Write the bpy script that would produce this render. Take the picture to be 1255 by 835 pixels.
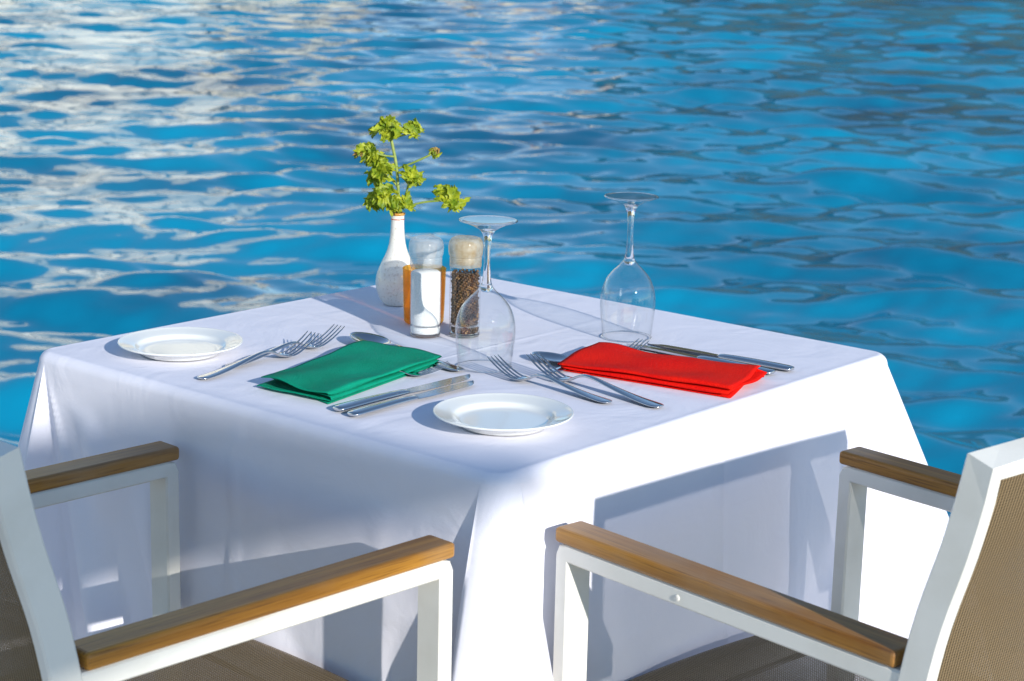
import bpy, bmesh, math, random
import numpy as np
from mathutils import Vector, Matrix

random.seed(7)
rng = np.random.default_rng(11)
R = math.radians
scene = bpy.context.scene
for o in list(bpy.data.objects):
    bpy.data.objects.remove(o, do_unlink=True)

# ------------------------------------------------------------------ camera
CAM_Z = 1.356
cam_d = bpy.data.cameras.new('camera')
cam = bpy.data.objects.new('camera', cam_d)
scene.collection.objects.link(cam)
pit, roll = R(13.03), 0.023
fw = Vector((0, math.cos(pit), -math.sin(pit)))
rt0, up0 = Vector((1, 0, 0)), Vector((0, math.sin(pit), math.cos(pit)))
rt = rt0 * math.cos(roll) + up0 * math.sin(roll)
up = up0 * math.cos(roll) - rt0 * math.sin(roll)
m = Matrix((rt, up, -fw)).transposed().to_4x4()
m.translation = (0, 0, CAM_Z)
cam.matrix_world = m
cam_d.sensor_width = 36
cam_d.lens = 2400 / 1255 * 36
cam_d.clip_start = 0.05
cam_d.clip_end = 3000
cam_d.dof.use_dof = True
cam_d.dof.focus_distance = 2.45
cam_d.dof.aperture_fstop = 13
scene.camera = cam

# ------------------------------------------------------------------ world, sun, exposure
SUN_AZ = Vector((0.54, -0.842)).normalized()     # ground direction towards the sun
SUN_EL = R(19.5)
w = bpy.data.worlds.new('World')
scene.world = w
w.use_nodes = True
nt = w.node_tree
nt.nodes.clear()
sky = nt.nodes.new('ShaderNodeTexSky')
sky.sky_type = 'NISHITA'
sky.sun_disc = False
sky.sun_elevation = SUN_EL
sky.sun_rotation = math.atan2(SUN_AZ.x, SUN_AZ.y)
sky.air_density = 1.0
sky.dust_density = 0.0
sky.ozone_density = 2.0
bg = nt.nodes.new('ShaderNodeBackground')
bg.inputs['Strength'].default_value = 0.15
wo = nt.nodes.new('ShaderNodeOutputWorld')
nt.links.new(sky.outputs[0], bg.inputs[0])
nt.links.new(bg.outputs[0], wo.inputs[0])

sun_d = bpy.data.lights.new('sun', 'SUN')
sun_d.energy = 4.1
sun_d.angle = R(0.53)
sun_d.color = (1.0, 0.955, 0.88)
sun = bpy.data.objects.new('sun', sun_d)
scene.collection.objects.link(sun)
sd = Vector((SUN_AZ.x * math.cos(SUN_EL), SUN_AZ.y * math.cos(SUN_EL), math.sin(SUN_EL)))
sun.rotation_euler = sd.to_track_quat('Z', 'Y').to_euler()
sun.location = sd * 20

scene.render.engine = 'CYCLES'
scene.view_settings.view_transform = 'Standard'
scene.view_settings.look = 'None'
scene.view_settings.gamma = 1
scene.view_settings.exposure = 0.27
scene.cycles.use_denoising = True
scene.cycles.max_bounces = 14
scene.cycles.transmission_bounces = 12
scene.cycles.transparent_max_bounces = 16
scene.cycles.caustics_reflective = False
scene.cycles.caustics_refractive = False
scene.cycles.sample_clamp_indirect = 6.0


# ------------------------------------------------------------------ helpers
COL = scene.collection


def tag(o, label=None, cat=None, group=None, kind=None):
    if label: o['label'] = label
    if cat: o['category'] = cat
    if group: o['group'] = group
    if kind: o['kind'] = kind
    return o


def mesh_obj(name, verts, faces, mat=None, parent=None, smooth=True):
    me = bpy.data.meshes.new(name)
    me.from_pydata([tuple(map(float, v)) for v in verts], [], faces)
    me.update()
    if smooth:
        me.polygons.foreach_set('use_smooth', [True] * len(me.polygons))
    o = bpy.data.objects.new(name, me)
    COL.objects.link(o)
    if mat: me.materials.append(mat)
    if parent: o.parent = parent
    return o


def empty(name, loc=(0, 0, 0), rz=0):
    o = bpy.data.objects.new(name, None)
    o.empty_display_size = 0.05
    o.location = loc
    o.rotation_euler = (0, 0, rz)
    COL.objects.link(o)
    return o


def copy_tree(o, parent=None):
    c = o.copy()
    COL.objects.link(c)
    c.parent = parent
    for ch in o.children:
        copy_tree(ch, c)
    return c


def lathe(profile, n=48, cap0=False, cap1=False):
    """profile: list of (r, z); returns verts, faces"""
    V, F = [], []
    for r, z in profile:
        for k in range(n):
            a = 2 * math.pi * k / n
            V.append((r * math.cos(a), r * math.sin(a), z))
    for i in range(len(profile) - 1):
        for k in range(n):
            a, b = i * n + k, i * n + (k + 1) % n
            F.append((a, b, b + n, a + n))
    if cap0: F.append(tuple(range(n - 1, -1, -1)))
    if cap1: F.append(tuple(range((len(profile) - 1) * n, len(profile) * n)))
    return V, F


def smooth_profile(pts, sub=6):
    """Catmull-Rom through (r, z) points"""
    out = []
    P = [pts[0]] + list(pts) + [pts[-1]]
    for i in range(1, len(P) - 2):
        p0, p1, p2, p3 = P[i - 1], P[i], P[i + 1], P[i + 2]
        for s in range(sub):
            t = s / sub
            out.append(tuple(0.5 * ((2 * p1[j]) + (-p0[j] + p2[j]) * t + (2 * p0[j] - 5 * p1[j] + 4 * p2[j] - p3[j]) * t * t
                                    + (-p0[j] + 3 * p1[j] - 3 * p2[j] + p3[j]) * t ** 3) for j in range(len(p1))))
    out.append(tuple(pts[-1]))
    return out


def box(x0, x1, y0, y1, z0, z1, bev=0.0, seg=2):
    bm = bmesh.new()
    bmesh.ops.create_cube(bm, size=1)
    for v in bm.verts:
        v.co = Vector(((x0 + x1) / 2 + v.co.x * (x1 - x0), (y0 + y1) / 2 + v.co.y * (y1 - y0), (z0 + z1) / 2 + v.co.z * (z1 - z0)))
    if bev:
        bmesh.ops.bevel(bm, geom=bm.edges[:], offset=bev, segments=seg, profile=0.5, affect='EDGES')
    bm.verts.index_update()
    V = [tuple(v.co) for v in bm.verts]
    F = [tuple(v.index for v in f.verts) for f in bm.faces]
    bm.free()
    return V, F


def box_obj(name, dims, mat, parent=None, bev=0.003, seg=2, smooth=False):
    V, F = box(*dims, bev=bev, seg=seg)
    o = mesh_obj(name, V, F, mat, parent, smooth)
    return o


def sweep(path, lat, depth, y, ch=0.004):
    """path of (x, z) centre points in the plane at lateral y; chamfered rectangular tube"""
    P = [Vector((p[0], p[1])) for p in path]
    V, F = [], []
    hl, hd = lat / 2, depth / 2
    sec = [(-hl + ch, -hd), (hl - ch, -hd), (hl, -hd + ch), (hl, hd - ch), (hl - ch, hd), (-hl + ch, hd), (-hl, hd - ch), (-hl, -hd + ch)]
    n = len(sec)
    for i, p in enumerate(P):
        d = (P[min(i + 1, len(P) - 1)] - P[max(i - 1, 0)]).normalized()
        nn = Vector((-d.y, d.x))
        sc_ = 1.0
        if 0 < i < len(P) - 1:
            d1 = (P[i + 1] - P[i]).normalized()
            d = ((P[i] - P[i - 1]).normalized() + d1).normalized()
            nn = Vector((-d.y, d.x))
            sc_ = 1 / max(.4, d.dot(d1))
        for (a, b) in sec:
            q = p + nn * b * sc_
            V.append((q.x, y + a, q.y))
    for i in range(len(P) - 1):
        for k in range(n):
            a, b = i * n + k, i * n + (k + 1) % n
            F.append((a, b, b + n, a + n))
    F.append(tuple(range(n - 1, -1, -1)))
    F.append(tuple(range((len(P) - 1) * n, len(P) * n)))
    return V, F


def tube(pts, rad, n=8):
    """round tube through 3D points; rad number or list"""
    P = [Vector(p) for p in pts]
    if not hasattr(rad, '__len__'): rad = [rad] * len(P)
    V, F = [], []
    for i, p in enumerate(P):
        d = (P[min(i + 1, len(P) - 1)] - P[max(i - 1, 0)]).normalized()
        a = d.cross(Vector((0.3, 0.9, 0.2))).normalized()
        b = d.cross(a).normalized()
        for k in range(n):
            t = 2 * math.pi * k / n
            V.append(p + (a * math.cos(t) + b * math.sin(t)) * rad[i])
    for i in range(len(P) - 1):
        for k in range(n):
            a, b = i * n + k, i * n + (k + 1) % n
            F.append((a, b, b + n, a + n))
    F.append(tuple(range(n - 1, -1, -1)))
    F.append(tuple(range((len(P) - 1) * n, len(P) * n)))
    return V, F


# ------------------------------------------------------------------ materials
def mat(name, color=(0.8, 0.8, 0.8), rough=0.5, metal=0.0, **kw):
    M = bpy.data.materials.new(name)
    M.use_nodes = True
    b = M.node_tree.nodes['Principled BSDF']
    b.inputs['Base Color'].default_value = (*color, 1)
    b.inputs['Roughness'].default_value = rough
    b.inputs['Metallic'].default_value = metal
    for k, v in kw.items():
        b.inputs[k.replace('_', ' ')].default_value = v
    return M


def N(M, typ, **props):
    n = M.node_tree.nodes.new(typ)
    for k, v in props.items():
        if k in n.inputs.keys() if hasattr(n.inputs, 'keys') else False:
            n.inputs[k].default_value = v
        else:
            setattr(n, k, v)
    return n


def L(M, a, b):
    M.node_tree.links.new(a, b)


def noise_color(M, c1, c2, scale=5, detail=4, coord='Object', lo=0.35, hi=0.65, stretch=(1, 1, 1), rough=0.55):
    tc = N(M, 'ShaderNodeTexCoord')
    mp = N(M, 'ShaderNodeMapping')
    mp.inputs['Scale'].default_value = stretch
    nz = N(M, 'ShaderNodeTexNoise')
    nz.inputs['Scale'].default_value = scale
    nz.inputs['Detail'].default_value = detail
    nz.inputs['Roughness'].default_value = rough
    cr = N(M, 'ShaderNodeValToRGB')
    cr.color_ramp.elements[0].position = lo
    cr.color_ramp.elements[0].color = (*c1, 1)
    cr.color_ramp.elements[1].position = hi
    cr.color_ramp.elements[1].color = (*c2, 1)
    L(M, tc.outputs[coord], mp.inputs[0])
    L(M, mp.outputs[0], nz.inputs['Vector'])
    L(M, nz.outputs[0], cr.inputs[0])
    L(M, cr.outputs[0], M.node_tree.nodes['Principled BSDF'].inputs['Base Color'])
    return tc, mp, nz, cr


def add_bump(M, height_out, strength=0.2, dist=0.002):
    b = N(M, 'ShaderNodeBump')
    b.inputs['Strength'].default_value = strength
    b.inputs['Distance'].default_value = dist
    L(M, height_out, b.inputs['Height'])
    L(M, b.outputs[0], M.node_tree.nodes['Principled BSDF'].inputs['Normal'])
    return b


# white linen
M_cloth = mat('white_linen', (0.82, 0.815, 0.90), 0.9, Specular_IOR_Level=0.2)
tc = N(M_cloth, 'ShaderNodeTexCoord')
nz = N(M_cloth, 'ShaderNodeTexNoise'); nz.inputs['Scale'].default_value = 9; nz.inputs['Detail'].default_value = 7; nz.inputs['Distortion'].default_value = 1.2
nz2 = N(M_cloth, 'ShaderNodeTexNoise'); nz2.inputs['Scale'].default_value = 900; nz2.inputs['Detail'].default_value = 2
L(M_cloth, tc.outputs['Object'], nz.inputs['Vector']); L(M_cloth, tc.outputs['Object'], nz2.inputs['Vector'])
mx = N(M_cloth, 'ShaderNodeMath', operation='MULTIPLY_ADD')
L(M_cloth, nz2.outputs[0], mx.inputs[0]); mx.inputs[1].default_value = 0.06; L(M_cloth, nz.outputs[0], mx.inputs[2])
add_bump(M_cloth, mx.outputs[0], 0.34, 0.008)

# white powder-coated frame
M_frame = mat('white_powder_coat', (0.78, 0.77, 0.73), 0.38)
tc, mp, nz, cr = noise_color(M_frame, (0.72, 0.70, 0.63), (0.81, 0.795, 0.735), 9, 6, lo=0.3, hi=0.55)
nz3 = N(M_frame, 'ShaderNodeTexNoise'); nz3.inputs['Scale'].default_value = 700
L(M_frame, tc.outputs['Object'], nz3.inputs['Vector'])
add_bump(M_frame, nz3.outputs[0], 0.12, 0.0006)

# teak
M_teak = mat('teak', (0.40, 0.19, 0.05), 0.42)
tc, mp, nz, cr = noise_color(M_teak, (0.23, 0.088, 0.008), (0.48, 0.225, 0.030), 42, 8, lo=0.3, hi=0.68, stretch=(0.05, 1.6, 1.6), rough=.65)
mp2 = N(M_teak, 'ShaderNodeMapping'); mp2.inputs['Scale'].default_value = (.035, 1, 1)
np2 = N(M_teak, 'ShaderNodeTexNoise'); np2.inputs['Scale'].default_value = 420; np2.inputs['Detail'].default_value = 3
cr_p = N(M_teak, 'ShaderNodeValToRGB'); cr_p.color_ramp.elements[0].position = .30; cr_p.color_ramp.elements[0].color = (.42, .38, .36, 1)
cr_p.color_ramp.elements[1].position = .46; cr_p.color_ramp.elements[1].color = (1, 1, 1, 1)
mxp = N(M_teak, 'ShaderNodeMix', data_type='RGBA', blend_type='MULTIPLY'); mxp.inputs['Factor'].default_value = .8
nw = N(M_teak, 'ShaderNodeTexNoise'); nw.inputs['Scale'].default_value = 7; nw.inputs['Detail'].default_value = 5
cr_w = N(M_teak, 'ShaderNodeValToRGB'); cr_w.color_ramp.elements[0].position = .48; cr_w.color_ramp.elements[0].color = (0, 0, 0, 1)
cr_w.color_ramp.elements[1].position = .75; cr_w.color_ramp.elements[1].color = (.5, .5, .5, 1)
mxw = N(M_teak, 'ShaderNodeMix', data_type='RGBA'); mxw.inputs['B'].default_value = (.34, .24, .15, 1)
L(M_teak, tc.outputs['Object'], mp2.inputs[0]); L(M_teak, mp2.outputs[0], np2.inputs['Vector']); L(M_teak, np2.outputs[0], cr_p.inputs[0])
L(M_teak, tc.outputs['Object'], nw.inputs['Vector']); L(M_teak, nw.outputs[0], cr_w.inputs[0])
L(M_teak, cr.outputs[0], mxp.inputs['A']); L(M_teak, cr_p.outputs[0], mxp.inputs['B'])
L(M_teak, mxp.outputs['Result'], mxw.inputs['A']); L(M_teak, cr_w.outputs[0], mxw.inputs['Factor'])
L(M_teak, mxw.outputs['Result'], M_teak.node_tree.nodes['Principled BSDF'].inputs['Base Color'])
add_bump(M_teak, np2.outputs[0], 0.25, 0.0008)

# woven sling with small see-through holes
M_sling = bpy.data.materials.new('taupe_woven_mesh')
M_sling.use_nodes = True
b = M_sling.node_tree.nodes['Principled BSDF']
b.inputs['Roughness'].default_value = 0.6
out = M_sling.node_tree.nodes['Material Output']
tc = N(M_sling, 'ShaderNodeTexCoord')
mp = N(M_sling, 'ShaderNodeMapping')
mp.inputs['Rotation'].default_value = (0, 0, R(0))
L(M_sling, tc.outputs['UV'], mp.inputs[0])
w1 = N(M_sling, 'ShaderNodeTexWave', bands_direction='X'); w1.inputs['Scale'].default_value = 100
w2 = N(M_sling, 'ShaderNodeTexWave', bands_direction='Y'); w2.inputs['Scale'].default_value = 84
for q in (w1, w2):
    L(M_sling, mp.outputs[0], q.inputs['Vector'])
    q.inputs['Distortion'].default_value = 0.0
mul = N(M_sling, 'ShaderNodeMath', operation='MULTIPLY')
w1m = N(M_sling, 'ShaderNodeMapRange'); w1m.inputs['To Min'].default_value = .45
L(M_sling, w1.outputs['Fac'], w1m.inputs[0]); L(M_sling, w1m.outputs[0], mul.inputs[0]); L(M_sling, w2.outputs['Fac'], mul.inputs[1])
ramp = N(M_sling, 'ShaderNodeValToRGB')
ramp.color_ramp.elements[0].position = 0.05; ramp.color_ramp.elements[0].color = (0.27, 0.19, 0.095, 1)
ramp.color_ramp.elements[1].position = 0.5; ramp.color_ramp.elements[1].color = (0.11, 0.078, 0.042, 1)
L(M_sling, mul.outputs[0], ramp.inputs[0])
L(M_sling, ramp.outputs[0], b.inputs['Base Color'])
bm_ = N(M_sling, 'ShaderNodeBump'); bm_.inputs['Strength'].default_value = 0.8; bm_.inputs['Distance'].default_value = 0.001; bm_.invert = True
L(M_sling, mul.outputs[0], bm_.inputs['Height']); L(M_sling, bm_.outputs[0], b.inputs['Normal'])
gt = N(M_sling, 'ShaderNodeMapRange'); gt.inputs['From Min'].default_value = 0.42; gt.inputs['From Max'].default_value = 0.62
gt.inputs['To Max'].default_value = 0.92
L(M_sling, mul.outputs[0], gt.inputs['Value'])
tr = N(M_sling, 'ShaderNodeBsdfTransparent')
ms = N(M_sling, 'ShaderNodeMixShader')
L(M_sling, gt.outputs[0], ms.inputs[0]); L(M_sling, b.outputs[0], ms.inputs[1]); L(M_sling, tr.outputs[0], ms.inputs[2])
L(M_sling, ms.outputs[0], out.inputs['Surface'])

M_porcelain = mat('white_porcelain', (0.80, 0.81, 0.78), 0.12, Coat_Weight=0.4, Coat_Roughness=0.04)
M_steel = mat('polished_steel', (0.66, 0.66, 0.67), 0.13, 1.0)
tc = N(M_steel, 'ShaderNodeTexCoord')
nz = N(M_steel, 'ShaderNodeTexNoise'); nz.inputs['Scale'].default_value = 60
mpr = N(M_steel, 'ShaderNodeMapRange'); mpr.inputs['To Min'].default_value = 0.07; mpr.inputs['To Max'].default_value = 0.2
L(M_steel, tc.outputs['Object'], nz.inputs['Vector']); L(M_steel, nz.outputs[0], mpr.inputs[0])
L(M_steel, mpr.outputs[0], M_steel.node_tree.nodes['Principled BSDF'].inputs['Roughness'])


def napkin_mat(name, c1, c2):
    M = mat(name, c1, 0.9, Specular_IOR_Level=0.15)
    tc, mp, nz, cr = noise_color(M, c1, c2, 18, 5)
    n2 = N(M, 'ShaderNodeTexNoise'); n2.inputs['Scale'].default_value = 420; n2.inputs['Detail'].default_value = 5
    L(M, tc.outputs['Object'], n2.inputs['Vector'])
    add_bump(M, n2.outputs[0], 0.8, 0.002)
    return M


M_green = napkin_mat('green_cotton', (0.0, 0.235, 0.135), (0.001, 0.30, 0.18))
M_red = napkin_mat('red_cotton', (0.78, 0.004, 0.002), (0.88, 0.012, 0.003))


def thin_glass(name, tint=(1, 1, 1), ior=1.5, boost=0.0):
    """thin clear wall: reflects by Fresnel, lets the rest straight through"""
    M = bpy.data.materials.new(name)
    M.use_nodes = True
    M.node_tree.nodes.remove(M.node_tree.nodes['Principled BSDF'])
    out = M.node_tree.nodes['Material Output']
    fr = N(M, 'ShaderNodeFresnel')
    ge = N(M, 'ShaderNodeNewGeometry')
    io = N(M, 'ShaderNodeMapRange')          # same index whichever side of the wall faces the ray
    io.inputs['To Min'].default_value = ior; io.inputs['To Max'].default_value = 1 / ior
    L(M, ge.outputs['Backfacing'], io.inputs['Value']); L(M, io.outputs[0], fr.inputs['IOR'])
    tr = N(M, 'ShaderNodeBsdfTransparent'); tr.inputs[0].default_value = (*tint, 1)
    gl = N(M, 'ShaderNodeBsdfGlossy'); gl.inputs['Roughness'].default_value = 0.02
    ms = N(M, 'ShaderNodeMixShader')
    L(M, fr.outputs[0], ms.inputs[0]); L(M, tr.outputs[0], ms.inputs[1]); L(M, gl.outputs[0], ms.inputs[2])
    L(M, ms.outputs[0], out.inputs['Surface'])
    return M


M_thin = thin_glass('thin_clear_glass', (0.995, 1.0, 1.0), 1.5)
M_glass = mat('solid_clear_glass', (1, 1, 1), 0.0, Transmission_Weight=1.0, IOR=1.5)

# water: clear blue sea
M_water = mat('sea_water', (0.0, 0.11, 0.30), 0.03, IOR=1.5)
tc, mp, nz, cr = noise_color(M_water, (0.0, 0.105, 0.205), (0.001, 0.245, 0.41), 0.33, 5, lo=0.34, hi=0.56)
nzb = N(M_water, 'ShaderNodeTexNoise'); nzb.inputs['Scale'].default_value = 5.5; nzb.inputs['Detail'].default_value = 3
L(M_water, tc.outputs['Object'], nzb.inputs['Vector'])
add_bump(M_water, nzb.outputs[0], 0.12, 0.03)

M_stone = mat('grey_stone_paving', (0.42, 0.40, 0.40), 0.8)
noise_color(M_stone, (0.36, 0.345, 0.345), (0.47, 0.45, 0.45), 6, 6)
M_tablewood = mat('table_wood', (0.25, 0.14, 0.06), 0.5)
noise_color(M_tablewood, (0.20, 0.11, 0.045), (0.30, 0.17, 0.08), 12, 5, stretch=(0.2, 2, 2))

# ------------------------------------------------------------------ setting: terrace, water, far shore
WATER_Z = -0.75
V, F = box(-30, 30, -14, 3.42, -2.2, 0.0, bev=0.02)
terrace = mesh_obj('terrace', V, F, M_stone, None, False)
tag(terrace, 'grey stone terrace at the edge of the water', 'terrace', kind='structure')


def build_water():
    # rows in distance, columns in angle, so that ripples stay finely meshed near the terrace
    nr = 760
    d = 3.0 * (70.0 / 3.0) ** (np.linspace(0, 1, nr))
    core = np.linspace(-21, 21, 460)
    side = np.linspace(21.6, 62, 50)
    ang = np.radians(np.concatenate([-side[::-1], core, side]))
    Y = np.repeat(d[:, None], len(ang), 1)
    X = Y * np.tan(ang)[None, :]
    Z = np.zeros_like(X)
    r = np.random.default_rng(5)
    waves = []
    for i in range(64):
        lam = 0.17 * (2.2 / 0.17) ** r.random()
        th = r.normal(math.pi / 2 + 0.10, 0.44)
        waves.append((lam, th, r.random() * 6.28, 1.0))
    dx = np.gradient(Y, axis=0)
    for lam, th, ph, a in waves:
        k = 2 * math.pi / lam
        amp = 0.0066 * lam ** 1.0
        fade = np.clip((lam / (dx + 1e-6) - 2.0) / 2.0, 0, 1)
        warp = 0.35 * np.sin(X * 0.9 / lam ** .5 + ph * 2) + 0.35 * np.sin(Y * 0.7 / lam ** .5 + ph * 3)
        s = np.sin(k * (X * math.cos(th) + Y * math.sin(th)) + ph + warp)
        Z += fade * amp * (s + 0.12 * np.cos(2 * (k * (X * math.cos(th) + Y * math.sin(th)) + ph + warp)))
    Z += WATER_Z
    nc = len(ang)
    verts = np.stack([X, Y, Z], -1).reshape(-1, 3)
    i, j = np.meshgrid(np.arange(nr - 1), np.arange(nc - 1), indexing='ij')
    a = (i * nc + j).ravel()
    faces = np.stack([a, a + 1, a + nc + 1, a + nc], -1)
    me = bpy.data.meshes.new('sea')
    me.vertices.add(len(verts)); me.vertices.foreach_set('co', verts.ravel().astype(np.float32))
    me.loops.add(faces.size); me.loops.foreach_set('vertex_index', faces.ravel().astype(np.int32))
    me.polygons.add(len(faces))
    me.polygons.foreach_set('loop_start', (np.arange(len(faces)) * 4).astype(np.int32))
    me.polygons.foreach_set('use_smooth', np.ones(len(faces), dtype=bool))
    me.update(calc_edges=True)
    me.materials.append(M_water)
    o = bpy.data.objects.new('sea', me)
    COL.objects.link(o)
    tag(o, 'rippled blue sea water behind the table', 'sea', kind='structure')


build_water()

# far shore (mirrored in the ripples): olive hillside and white houses along the quay
M_hill = mat('olive_hillside', (0.1, 0.1, 0.05), 0.95)
noise_color(M_hill, (0.030, 0.042, 0.018), (0.11, 0.10, 0.055), 0.06, 8, lo=0.35, hi=0.7)


def build_hill():
    nx, ny = 120, 24
    V, F = [], []
    r = np.random.default_rng(3)
    ph = r.random(8) * 6.28
    for j in range(ny):
        for i in range(nx):
            x = -160 + 360 * i / (nx - 1)
            t = j / (ny - 1)
            y = 72 + 150 * t
            prof = 19 + 7 * math.sin(x * 0.021 + ph[0]) + 4 * math.sin(x * 0.055 + ph[1]) + 2 * math.sin(x * 0.13 + ph[2])
            rise = 1 / (1 + math.exp(-(x - 9) / 6.0))
            z = (prof + 6) * t ** 0.5 * (0.38 + 1.05 * rise) + 0.8 * math.sin(x * 0.3 + t * 9 + ph[3])*t
            V.append((x, y + 2 * math.sin(x * .1 + ph[4]), WATER_Z - 1.5 + z * 1.5 + t * 2))
    for j in range(ny - 1):
        for i in range(nx - 1):
            a = j * nx + i
            F.append((a, a + 1, a + nx + 1, a + nx))
    o = mesh_obj('hill', V, F, M_hill)
    tag(o, 'olive green hillside across the water mirrored in the ripples', 'hill', kind='structure')


build_hill()

M_wall_w = mat('white_render', (0.82, 0.79, 0.72), 0.8)
noise_color(M_wall_w, (0.80, 0.74, 0.62), (0.90, 0.86, 0.77), 0.5, 5)
M_wall_c = mat('cream_render', (0.72, 0.63, 0.48), 0.8)
noise_color(M_wall_c, (0.64, 0.55, 0.40), (0.76, 0.68, 0.54), 0.5, 5)
M_shutter = mat('dark_window', (0.06, 0.08, 0.09), 0.15)
M_tile = mat('terracotta_roof', (0.42, 0.16, 0.08), 0.8)
noise_color(M_tile, (0.32, 0.11, 0.05), (0.5, 0.2, 0.1), 2, 5)


def house(x0, x1, y, h, wall, label):
    root = empty('waterfront_house', ((x0 + x1) / 2, y, WATER_Z + 0.4))
    wd = (x1 - x0) / 2
    box_obj('wall', (-wd, wd, 0, 8, 0, h), wall, root, bev=0.05)
    V = [(-wd - .4, -.4, h), (wd + .4, -.4, h), (wd + .4, 8.4, h), (-wd - .4, 8.4, h), (-wd + 1, 4, h + 2), (wd - 1, 4, h + 2)]
    mesh_obj('roof', V, [(0, 1, 5, 4), (2, 3, 4, 5), (1, 2, 5), (3, 0, 4), (3, 2, 1, 0)], M_tile, root, False)
    cols, rows = max(2, int(2 * wd / 2.6)), int(h / 3)
    wm = None
    for i in range(cols):
        for j in range(rows):
            if wm is None:
                wo_ = box_obj('window', (-.5, .5, -.06, .05, 0, 1.5), M_shutter, root, bev=0.02)
                wm = wo_.data
            else:
                wo_ = bpy.data.objects.new('window', wm)
                COL.objects.link(wo_)
                wo_.parent = root
            wo_.location = (-wd + 2 * wd * (i + .5) / cols, 0, 0.9 + j * 3)
    tag(root, label, 'house', 'white houses on the far quay')


house(-29, -19.5, 69, 31, M_wall_w, 'tall white rendered house at the left end of the far quay')
house(-19.0, -11.5, 71.5, 32, M_wall_w, 'tallest white rendered house on the far quay')
house(-11, -6.5, 73, 15, M_wall_c, 'narrow cream rendered house on the far quay')
house(-3, 3.0, 74, 6, M_wall_c, 'low cream rendered house on the far quay below the hillside')

# ------------------------------------------------------------------ table and cloth
TH = R(49.7)
TC = Vector((-0.055, 2.55))
TOP = 0.75
HALF = 0.396

table = empty('dining_table', (TC.x, TC.y, 0), TH)
tag(table, 'square dining table covered to the sides by a white cloth', 'table')
box_obj('table_top', (-.385, .385, -.385, .385, .712, TOP - 0.0035), M_tablewood, table, bev=0.004)
for sx in (-1, 1):
    for sy in (-1, 1):
        box_obj('leg', (sx * .345 - .025, sx * .345 + .025, sy * .345 - .025, sy * .345 + .025, 0, .7125), M_tablewood, table, bev=0.003)


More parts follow.
